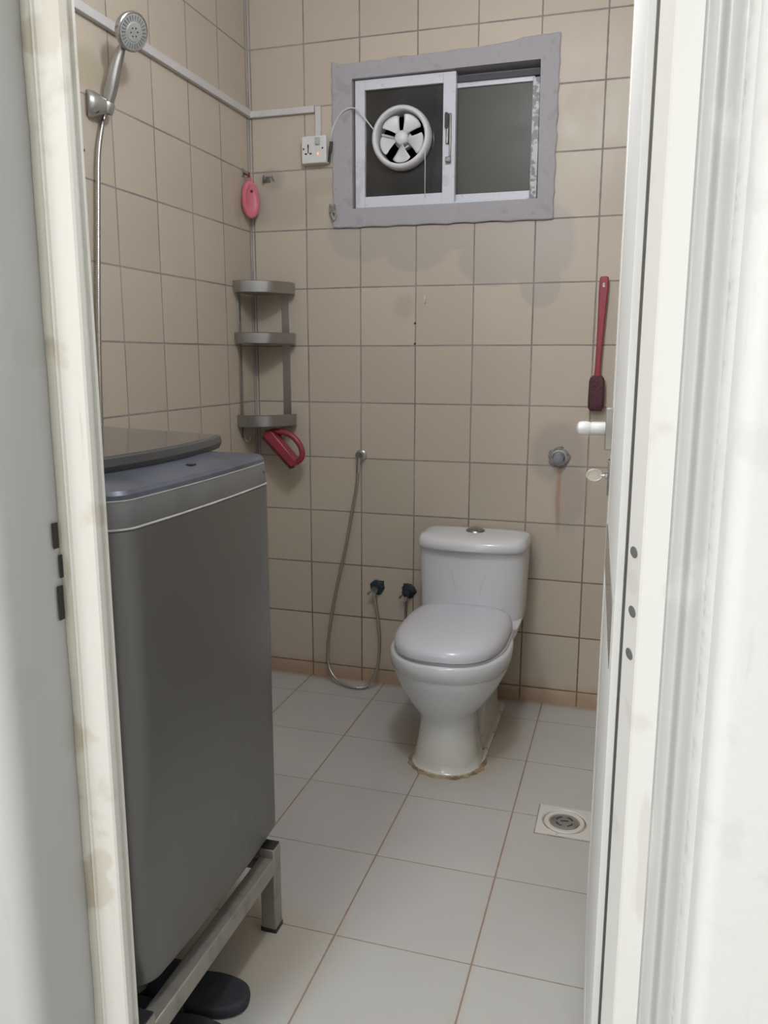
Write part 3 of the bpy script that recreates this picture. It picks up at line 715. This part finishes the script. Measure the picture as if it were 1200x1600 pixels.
MB().tube(smooth_path([(-.150, YB - .004, 1.834), (-.150, YB - .018, 1.826), (-.147, YB - .024, 1.832), (-.146, YB - .026, 1.842)], 4), .0028, 8).tube([(-.128, YB - .003, 1.842), (-.118, YB - .004, 1.826)], .0025, 8).build('hook_arm', mat('tarnished_arm', (.24, .24, .22), .4, .7, .4, 50), hk2)

# ------------------------------------------------------------------ red long brush on the back wall
tb = thing('long_brush', 'long-handled red toilet brush hanging on the back wall right of the window', 'brush', (1.02, YB - .03, 1.46))
yb_ = YB - .022
prof = [(1.470, .0105), (1.465, .0135), (1.440, .0145), (1.400, .0135), (1.34, .0115), (1.25, .0095), (1.18, .0090), (1.160, .0105), (1.150, .018)]
lft = [(1.0255 - (1.47 - z) * .024 - w, z) for z, w in prof]; rgtp = [(1.0255 - (1.47 - z) * .024 + w, z) for z, w in prof][::-1]
MB().prism(lft + rgtp, yb_ - .006, yb_ + .006, 'Y').build('brush_handle', M_red, tb, bevel=.004, seg=3)
MB().prism([(p[0], p[1]) for p in rrect(1.0215, 1.0285, 1.436, 1.450, .0034, 0)], yb_ - .0068, yb_ - .0055, 'Y').build('hanging_hole', M_whitep, tb, smooth=False)
rr_ = []
for z, w, d in [(1.158, .014, .010), (1.152, .021, .015), (1.140, .0245, .018), (1.08, .0255, .019), (1.055, .0245, .018), (1.045, .018, .012)]:
    rr_.append([(p[0] + 1.018, p[1] + yb_ - .004, z) for p in rrect(-w, w, -d, d, d * .6, 0)])
MB().loft(rr_).build('brush_bristles', M_reddk, tb)
tag(MB().tube([(1.025, YB, 1.4465), (1.025, YB - .034, 1.4465)], .0022, 8).build('nail', M_chromedk), 'thin nail in the tiles holding the long red brush', 'nail')

# small white wall anchor and dark screws in the tile joints
tag(MB().lathe([(.0001, .010), (.003, .010), (.0032, 0)], look((.433, YB, 1.412), (0, -1, .0)), 12).box((.4305, YB - .008, 1.400), (.4355, YB, 1.424)).build('wall_anchor', M_whitep, bevel=.001), 'tiny white plastic anchor stuck in the tiles below the window', 'wall anchor')
for (z, lb_) in ((1.332, 'upper tiny dark screw in the tile joint below the window'), (1.2625, 'lower tiny dark screw in the tile joint below the window')):
    tag(MB().lathe([(.0001, .004), (.003, .003), (.0036, 0)], look((.398, YB, z), (0, -1, 0)), 12).build('screw', M_hole), lb_, 'screw')
tag(MB().box((XL, 1.842, 1.719), (XL + .003, 1.850, 1.725)).build('screw', mat('rust_dot', (.12, .05, .04), .7)), 'rusty screw in the left wall under the shower bracket', 'screw')

# ------------------------------------------------------------------ capped outlet on the right of the back wall
ov_ = thing('capped_outlet', 'round grey capped water outlet in the tiles right of the toilet', 'water outlet', (.90, YB, .882))
mo = look((.905, YB, .884), (0, -1, 0))
rings = []
for r, z in [(.036, 0), (.0365, .004), (.031, .007), (.024, .006), (.021, .002), (.0001, .001)]:
    rings.append([mo @ Vector((r * (1 + .06 * math.sin(5 * a + 1) + .03 * math.sin(11 * a)) * math.cos(a), r * (1 + .06 * math.sin(5 * a + 1) + .03 * math.sin(11 * a)) * math.sin(a), z)) for a in [2 * PI * k / 48 for k in range(48)]])
MB().loft(rings).build('collar', M_crust, ov_)
MB().lathe([(.0001, .004), (.027, .004), (.027, .0095), (.021, .010), (.019, .007), (.0001, .007)], mo, 32).build('rosette', M_chromedk, ov_)
MB().lathe([(.0165, .006), (.0185, .030), (.0175, .034), (.014, .036), (.0001, .0365)], mo @ Matrix.Translation((0, -.004, 0)), 32).build('cap', M_grey, ov_)

# ------------------------------------------------------------------ bidet hose, its wall holder and the two angle valves
hl = thing('hose_holder', 'round chrome wall holder at the top of the bidet hose', 'holder', (.198, YB, .868))
mo = look((.200, YB, .866), (0, -1, 0))
MB().lathe([(.0001, 0), (.021, 0), (.021, .004), (.017, .007), (.0001, .008)], mo, 28).build('holder_plate', M_chromedk, hl)
MB().lathe([(.009, .006), (.009, .022), (.0145, .023), (.0155, .034), (.013, .038), (.0001, .038)], mo @ Matrix.Translation((.004, .004, 0)), 24).build('holder_cup', M_chrome, hl)
def valve(x, z, label, second):
    v = thing('angle_valve', label, 'valve', (x, YB, z), None)
    mv = look((x, YB, z), (0, -1, 0)) @ Matrix.Scale(1.15, 4); rings = []
    for r, zz in [(.0235, 0), (.024, .003), (.019, .006), (.0001, .007)]:
        rings.append([mv @ Vector(((r * (1 + .07 * math.sin(3 * a + (1.4 if second else 0)) + .05 * math.sin(7 * a + 2))) * math.cos(a), (r * (1 + .07 * math.sin(4 * a + .5))) * math.sin(a), zz)) for a in [2 * PI * k / 40 for k in range(40)]])
    mb_ = MB().loft(rings)
    sx = -.018 if not second else -.014
    mb_.box((x + .008, YB - .004, z + .012), (x + .026, YB, z + .026)) if not second else mb_.box((x - .020, YB - .004, z + .006), (x + .012, YB, z + .027))
    mb_.build('escutcheon', M_teal, v)
    MB().lathe([(.008, 0), (.008, .022), (.0105, .023), (.0105, .038), (.0001, .040)], mv, 20).build('valve_body', M_teal if second else M_chromedk, v)
    MB().tube([(x + .001, YB - .030, z - .002), (x - .002, YB - .032, z - .016), (x - .003, YB - .032, z - .030)], [.0085, .0075, .0062], 12).build('valve_outlet', M_chrome, v)
    MB().tube([(x - .008, YB - .030, z - .003), (x - .022, YB - .036, z - .012)], .0035, 8).prism([(x - .030, z - .018), (x - .018, z - .006), (x - .014, z - .012), (x - .024, z - .024)], YB - .040, YB - .034, 'Y').build('valve_lever', M_chrome if not second else M_chromedk, v, bevel=.001)
    return v
valve(.262, .376, 'small dark teal angle valve feeding the loose bidet hose', False)
valve(.383, .372, 'small dark teal angle valve close behind the toilet', True)
pts = [(.203, 2.750, .862), (.192, 2.762, .762), (.172, 2.765, .661), (.144, 2.765, .516), (.115, 2.762, .391), (.089, 2.758, .251), (.077, 2.750, .135), (.088, 2.735, .060), (.128, 2.715, .022), (.195, 2.700, .008), (.248, 2.712, .018), (.279, 2.730, .082), (.285, 2.742, .183), (.274, 2.752, .281), (.260, 2.757, .350)]
bh = thing('bidet_hose', 'flexible chrome bidet hose looping from the wall holder to the floor', 'hose', (.2, 2.75, .5))
sp_ = smooth_path(pts, 10)
MB().tube(sp_[6:], .0056, 12).build('hose_tube', M_hose, bh)
MB().tube(sp_[:7], .0072, 12).build('hose_nut', M_chrome, bh)
sp2 = smooth_path([(.380, YB - .032, .345), (.381, YB - .034, .27), (.386, YB - .036, .20), (.40, YB - .04, .13), (.44, YB - .04, .085), (.49, YB - .05, .075), (.53, YB - .06, .10)])
tag(MB().tube(sp2, .0055, 10).build('supply_hose', M_chromedk), 'thin supply hose running down from the valve behind the toilet', 'hose')

# ------------------------------------------------------------------ toilet
TX = .648
to = thing('toilet', 'white one-piece ceramic toilet with closed seat lid against the back wall', 'toilet', (TX, 2.45, 0))
def egg(z, yf, ym, yb2, hw, nf=2.2, nb=2.6, cx=TX, n=48):
    out = []; hw = hw * (1 - .045 * min(1, max(0, (z - .15) / .15)))
    for k in range(n):
        a = 2 * PI * k / n; c, s_ = math.cos(a), math.sin(a)
        e = nf if s_ < 0 else nb
        x = hw * math.copysign(abs(c) ** (2 / e), c) - (.004 if z > .15 else 0); ly = (ym - yf) if s_ < 0 else (yb2 - ym)
        out.append((cx + x, ym + ly * math.copysign(abs(s_) ** (2 / e), s_), z))
    return out
# ceramic with a yellowed film low down
nc = NT('toilet_ceramic')
lowf = n_low = nc.m('SUBTRACT', 1.0, nc.ss(nc.m('ADD', nc.Z, nc.m('MULTIPLY', nc.noise(9.0, 3), .08)), .05, .30))
cc = nc.mix(nc.m('MULTIPLY', lowf, .75), (0.69, 0.70, 0.725), (0.62, 0.60, 0.51))
grime = nc.m('MULTIPLY', nc.m('SUBTRACT', 1.0, nc.ss(nc.Z, .004, .03)), nc.ss(nc.noise(22.0, 4), .58, .66))
cc = nc.mix(nc.m('MULTIPLY', grime, .8), cc, (0.16, 0.10, 0.06))
nc.nt.links.new(cc, nc.b.inputs['Base Color']); nc.b.inputs['Roughness'].default_value = .16
M_cer = nc.M
ped = [
    (.000, 2.160, 2.27, 2.44, .106), (.010, 2.160, 2.27, 2.44, .106), (.016, 2.168, 2.27, 2.44, .099), (.035, 2.170, 2.27, 2.43, .096), (.07, 2.176, 2.27, 2.42, .090),
    (.11, 2.182, 2.27, 2.42, .084), (.145, 2.182, 2.28, 2.43, .082), (.165, 2.178, 2.29, 2.45, .086), (.178, 2.170, 2.30, 2.47, .097), (.195, 2.160, 2.31, 2.49, .115),
    (.22, 2.148, 2.32, 2.51, .136), (.25, 2.136, 2.325, 2.53, .157), (.28, 2.126, 2.33, 2.545, .174), (.302, 2.119, 2.33, 2.55, .183), (.306, 2.120, 2.33, 2.55, .181),
    (.310, 2.115, 2.33, 2.555, .187), (.335, 2.110, 2.33, 2.56, .191), (.352, 2.110, 2.33, 2.56, .191), (.359, 2.116, 2.33, 2.555, .186), (.361, 2.13, 2.33, 2.545, .172)]
bowl = MB().loft([egg(z, a, b, c, h) for z, a, b, c, h in ped])
# rear column and plinth
rear = [(0, 2.36, 2.765, .092), (.012, 2.36, 2.765, .092), (.02, 2.40, 2.765, .084), (.10, 2.44, 2.765, .080), (.17, 2.45, 2.765, .088), (.24, 2.45, 2.767, .120), (.30, 2.46, 2.767, .150), (.345, 2.46, 2.768, .170), (.362, 2.47, 2.768, .172), (.364, 2.49, 2.768, .16)]
bowl.loft([[(TX + p[0], p[1], z) for p in rrect(-h, h, a, b, min(.05, h * .6), 0, 8)] for z, a, b, h in rear])
bo = bowl.build('bowl', M_cer, to, angle=50)
tk = [(.30, 2.56, .150), (.345, 2.565, .168), (.38, 2.572, .174), (.45, 2.570, .176), (.55, 2.565, .179), (.592, 2.563, .178)]
def tank_ring(z, yf, hw, yb2=2.772, bow=.018, r=.035):
    pts = []
    base = rrect(-hw, hw, yf, yb2, r, 0, 8)
    for p in base:
        y = p[1]
        if y < yf + r: y -= bow * (1 - (p[0] / hw) ** 2) * (1 - (y - yf) / r * .6)
        pts.append((TX + p[0], y, z))
    return pts
def dens(rings_pts): return rings_pts
def tank_ring2(z, yf, hw, yb2=2.772, bow=.02, e=5.0, n=72):
    out = []
    ym = (yf + yb2) / 2; hl_ = (yb2 - yf) / 2
    for k in range(n):
        a = 2 * PI * k / n; c, s_ = math.cos(a), math.sin(a)
        x = hw * math.copysign(abs(c) ** (2 / e), c); y = hl_ * math.copysign(abs(s_) ** (2 / e), s_)
        if y < 0: y -= bow * (1 - (x / hw) ** 2) * (-y / hl_)
        out.append((TX + x, ym + y, z))
    return out
tm = MB().loft([tank_ring2(z, yf, hw) for z, yf, hw in tk])
tm.build('tank', M_cer, to, angle=50)
MB().loft([tank_ring2(z, 2.566, .173) for z in (.590, .596)]).build('tank_gap_shade', M_hole, to, smooth=False)  # near-black ring painted as the shaded gap under the tank lid
# two curved relief lines on the tank front
for sgn in (-1, 1):
    pth = smooth_path([(TX + sgn * .135, 2.566, .545), (TX + sgn * .095, 2.562, .548), (TX + sgn * .060, 2.5575, .525), (TX + sgn * .042, 2.557, .475), (TX + sgn * .036, 2.558, .42)], 8)
    MB().tube(pth, [.0085 * math.sin(PI * (i + 1) / (len(pth) + 1)) ** .6 + .0005 for i in range(len(pth))], 8).build('tank_relief', M_cer, to)
ld = [(.5935, 2.560, .174, .02), (.5945, 2.553, .180, .024), (.600, 2.549, .183, .026), (.615, 2.550, .183, .026), (.627, 2.555, .179, .026), (.634, 2.566, .174, .024), (.638, 2.585, .155, .02), (.641, 2.62, .11, .01), (.642, 2.65, .04, .0)]
tl = MB().loft([tank_ring2(z, yf, hw, 2.774 - max(0, (z - .63) * 6), bow) for z, yf, hw, bow in ld]).build('tank_lid', M_cer, to, angle=50)
MB().lathe([(.0001, .0120), (.014, .0112), (.026, .0065), (.0315, .001), (.033, -.003)], Matrix.Translation((TX + .002, 2.655, .6425)) @ Matrix.Scale(1, 4), 36).build('flush_button', M_chromedk, tl)
# seat ring and domed lid
sr = [(.358, 2.132, .176), (.361, 2.126, .179), (.366, 2.126, .180), (.369, 2.130, .177)]
MB().loft([egg(z, yf, 2.36, 2.575, hw, 2.5, 3.6) for z, yf, hw in sr]).build('seat', M_seat, to, angle=50)
sl = [(.3695, 2.122, .172, 2.574), (.372, 2.115, .176, 2.578), (.386, 2.114, .177, 2.579), (.400, 2.123, .172, 2.575), (.411, 2.144, .160, 2.564), (.418, 2.185, .138, 2.545), (.423, 2.24, .09, 2.50), (.4245, 2.31, .03, 2.43)]
MB().loft([egg(z, yf, 2.36, yb2, hw, 2.6, 3.6) for z, yf, hw, yb2 in sl]).build('seat_lid', M_seat, to, angle=60)
# brown seal around the foot
sealr = []
def foot(off, z): return [(x + (x - TX) * off * (1 + .5 * math.sin(i * 1.3) + .4 * math.sin(i * .47 + 2)), y + (y - 2.30) * off * .55 * (1 + .5 * math.sin(i * .9 + 1)), z * (1 + .35 * math.sin(i * 2.1))) for i, (x, y, _) in enumerate(egg(0, 2.160, 2.27, 2.44, .106, n=96))]
MB().loft([foot(.085, 0.0), foot(.07, .0035), foot(.0, .006), foot(-.02, 0.0)], cap=False).build('foot_seal', M_dirt, to)
plinth = MB().loft([[(TX + p[0], p[1], z) for p in rrect(-h, h, 2.22, 2.775, .08, 0, 8)] for z, h in ((0, .112), (.006, .112), (.010, .104))]).build('plinth', M_cer, to)

# ------------------------------------------------------------------ floor drain
dr = thing('floor_drain', 'square white floor drain with round metal grate by the door', 'drain', (1.02, 2.025, 0))
mb = MB(); n = 48; cx, cy = 1.021, 2.026; hs_ = .070
def sqp(k, h):
    a = 2 * PI * (k + .5) / n; c, s_ = math.cos(a), math.sin(a); t = h / max(abs(c), abs(s_)); return (cx + c * t, cy + s_ * t)
O = [sqp(k, hs_) for k in range(n)]
for sx in (-1, 1):
    for sy in (-1, 1):
        k = min(range(n), key=lambda q: (O[q][0] - cx - sx * hs_) ** 2 + (O[q][1] - cy - sy * hs_) ** 2); O[k] = (cx + sx * hs_, cy + sy * hs_)
def cir(r, z): return [(cx + r * math.cos(2 * PI * (k + .5) / n), cy + r * math.sin(2 * PI * (k + .5) / n), z) for k in range(n)]
mb.loft([[(x, y, -.004) for x, y in O], [(x, y, .003) for x, y in O], cir(.060, .004), cir(.057, .0005), cir(.053, .0005), cir(.051, .004), cir(.041, .0035), cir(.039, -.006)], cap=False)
mb.build('drain_plate', M_drain, dr, angle=30)
MB().box((cx - .0735, cy - .0735, -.003), (cx + .0735, cy + .0735, .0008)).build('drain_joint', M_dirt, dr, smooth=False)
g = MB().lathe([(.0001, -.0005), (.030, -.001), (.037, -.003), (.0385, -.006), (.0385, -.010), (.0001, -.010)], Matrix.Translation((cx, cy, 0.004)), 40)
g.build('drain_grate', M_grate, dr)
g = MB()
for k in range(4):
    a = k * PI / 2 + .4
    arc = [(cx + .022 * math.cos(a + t * .9), cy + .022 * math.sin(a + t * .9), .0022) for t in [i / 8 for i in range(9)]]
    g.tube(arc, .0026, 6)
g.tube([(cx - .010, cy, .0022), (cx + .010, cy + .004, .0022)], .0028, 8)
g.build('grate_slots', M_hole, dr)

# ------------------------------------------------------------------ washing machine
WXF = .446; WY0, WY1 = .968, 1.492; WXB = -.120; 
wm = thing('washing_machine', 'dark grey top-loading washing machine on a metal stand at the left wall', 'washing machine', (.16, 1.225, .19))
def plan(inset, z, bow=.010, r=.045, x1=WXF, zt=0, n=10):
    """rounded rectangle whose front (+X) side bows out; zt tilts the ring"""
    x0 = WXB + inset; x1_ = x1 - inset; y0 = WY0 + inset; y1 = WY1 - inset; rr = max(.004, r - inset)
    pts = []
    for p in rrect(x0, x1_, y0, y1, rr, 0, n): pts.append([p[0], p[1]])
    # add points along the front side
    out = []
    m_ = len(pts)
    for i, p in enumerate(pts):
        out.append(tuple(p))
        if i == m_ - 1:
            q = pts[0]
            for t in range(1, 12): w = t / 12; out.append((p[0] + (q[0] - p[0]) * w, p[1] + (q[1] - p[1]) * w))
    res = []
    cy_ = (y0 + y1) / 2; hh = (y1 - y0) / 2
    for x, y in out:
        f = max(0, (x - (x1_ - .10)) / .10)
        x2 = x + bow * f * (1 - ((y - cy_) / hh) ** 2)
        res.append((x2, y, z + zt * (x - x1_)))
    return res
MB().loft([plan(.016, .216), plan(.004, .221), plan(0, .232), plan(0, .60), plan(0, .966), plan(.002, .968)]).build('cabinet', M_wbody, wm, angle=35)
MB().loft([plan(.0010, .9678), plan(-.0006, .9686), plan(-.0006, .9700), plan(.0010, .9716)]).build('seam_strip', M_seam, wm, angle=35)['label'] = 'pale line between cabinet and top'
cap_ = MB().loft([plan(.001, .9715), plan(0, .975), plan(.003, 1.006), plan(.004, 1.010)]).build('top_cover', M_wcap, wm, angle=35)
MB().loft([plan(.0045, 1.0097), plan(.0034, 1.0104), plan(.0034, 1.0116), plan(.0045, 1.0124)]).build('seam_strip', M_seam, wm, angle=35)['label'] = 'pale line round the rim'
# sloping control panel: highest under the lid
def panel():
    R_ = [plan(.004, 1.012), plan(.0045, 1.019), plan(.010, 1.025)]
    a = plan(.030, 1.0285); b = plan(.13, 1.040)
    return MB().loft(R_ + [a, b])
panel().build('control_panel', M_wpanel, wm, angle=35)
# lid: wide, domed towards the front lip which bows out
def lid_ring(dx, z, zb, ins):
    """front edge x depends on y (bowed); z in front, zb at the back"""
    out = []; y0, y1 = WY0 + .035 + ins, WY1 - .012 - ins
    N_ = 20; cy_ = (y0 + y1) / 2; hh = (y1 - y0) / 2
    fx = lambda y: .338 + .030 * (1 - ((y - cy_) / hh) ** 2) + dx
    for t in range(N_ + 1):
        y = y0 + (y1 - y0) * t / N_; out.append((fx(y), y, z))
    for t in range(1, 9):
        w = t / 9; out.append((fx(y1) + (-.08 - fx(y1)) * w, y1, z + (zb - z) * w))
    for t in range(N_ + 1):
        y = y1 + (y0 - y1) * t / N_; out.append((-.08, y, zb))
    for t in range(1, 9):
        w = t / 9; out.append((-.08 + (fx(y0) + .08) * w, y0, zb + (z - zb) * w))
    return out
lid = MB().loft([lid_ring(-.02, 1.030, 1.045, .004), lid_ring(-.004, 1.034, 1.048, 0), lid_ring(.002, 1.046, 1.06, 0), lid_ring(0, 1.058, 1.072, 0), lid_ring(-.003, 1.0605, 1.0745, .002)]).build('lid', M_wlip, wm, angle=35)
MB().loft([lid_ring(-.004, 1.0600, 1.0742, .004), lid_ring(-.005, 1.0618, 1.0760, .005), lid_ring(-.012, 1.0622, 1.0764, .012)]).build('lid_glass', M_wlid, lid, angle=35)
# buttons on the panel
for y in (1.235,): MB().box((.400, y, 1.030), (.412, y + .016, 1.0335)).build('button', M_black, wm, bevel=.001)
MB().box((.441, 1.440, .985), (.4475, 1.452, .997)).build('badge', M_wlip, wm, bevel=.002)
for x in (-.06, .39):
    for y in (1.02, 1.43): MB().lathe([(.018, 0), (.020, .004), (.014, .012), (.014, .040), (.0001, .040)], Matrix.Translation((x, y, .177)), 18).build('foot', M_black, wm)

# stand of square tube
st = thing('appliance_stand', 'dull steel square-tube stand under the washing machine', 'stand', (.16, 1.22, 0))
for x0 in (-.125, .430):
    MB().box((x0, .93, .140), (x0 + .034, 1.412, .177)).build('rail', M_stand, st, bevel=.003)
    for y0 in (.93, 1.412):
        lg = MB().box((x0, y0, .006), (x0 + .034, y0 + .034, .196)).build('leg', M_stand, st, bevel=.003)
        MB().box((x0 + .002, y0 + .002, .195), (x0 + .032, y0 + .032, .199)).build('end_cap', M_black, lg, bevel=.001)
        MB().box((x0 - .001, y0 - .001, 0), (x0 + .035, y0 + .035, .010)).build('foot_cap', M_black, lg, bevel=.001)
for y0 in (.932, 1.414): MB().box((-.092, y0, .142), (.431, y0 + .030, .175)).build('crossbar', M_stand, st, bevel=.003)

# ------------------------------------------------------------------ slippers
def slipper(x_toe, yc, ang, label):
    s_ = thing('slipper', label, 'slipper', (x_toe, yc, 0), 'dark slippers under the washing machine')
    outl = []
    for k in range(48):
        a = 2 * PI * k / 48; c, sn_ = math.cos(a), math.sin(a)
        L = .132; w = .049 + .006 * c - .007 * math.exp(-((c + .1) / .35) ** 2)
        outl.append((-L + L * math.copysign(abs(c) ** .85, c), w * math.copysign(abs(sn_) ** .8, sn_)))
    mm_ = Matrix.Translation((x_toe, yc, 0)) @ Matrix.Rotation(ang, 4, 'Z')
    rings = [[mm_ @ Vector((-.132 + (x + .132) * sc, y * sc, z)) for x, y in outl] for sc, z in ((.96, 0), (.99, .003), (1, .012), (.99, .021), (.95, .0235), (.86, .0215))]
    MB().loft(rings).build('sole', M_rubber, s_, angle=60)
    # strap arching over the forefoot
    g_ = []
    for i in range(7):
        x = -.110 - .075 * i / 6; row = []
        for j in range(13):
            t = PI * j / 12; y = .050 * math.cos(t) * 1.02; z = .012 + (.040 + .012 * i / 6) * math.sin(t) ** .8
            row.append(mm_ @ Vector((x - .012 * math.sin(t), y, z)))
        g_.append(row)
    v = [p for r in g_ for p in r]; f = [(i * 13 + j, i * 13 + j + 1, (i + 1) * 13 + j + 1, (i + 1) * 13 + j) for i in range(6) for j in range(12)]
    o = MB()._add(v, f).build('strap', M_rubber, s_, angle=80)
    sm = o.modifiers.new('t', 'SOLIDIFY'); sm.thickness = .005
    return s_
slipper(.497, 1.215, .10, 'dark rubber slipper on the floor, the one further from the door')
slipper(.510, 1.105, .06, 'dark rubber slipper at the bottom edge, the one nearer the door')

# ------------------------------------------------------------------ ceiling lamp fittings (out of view)
lf = thing('ceiling_lamp', 'bare white bulb lamp hanging from the bathroom ceiling', 'lamp', (.78, 1.28, ZC))
MB().lathe([(.05, 0), (.05, .02), (.02, .03), (.02, .06), (.0001, .06)][::-1], Matrix.Translation((.78, 1.28, ZC)) @ Matrix.Diagonal((1, 1, -1, 1)), 24).build('lamp_base', M_whitep, lf)
lf2 = thing('ceiling_lamp', 'square white lamp on the corridor ceiling', 'lamp', (.15, -.95, ZC))
MB().box((-.15, -1.25, ZC - .04), (.45, -.65, ZC)).build('lamp_base', M_whitep, lf2)
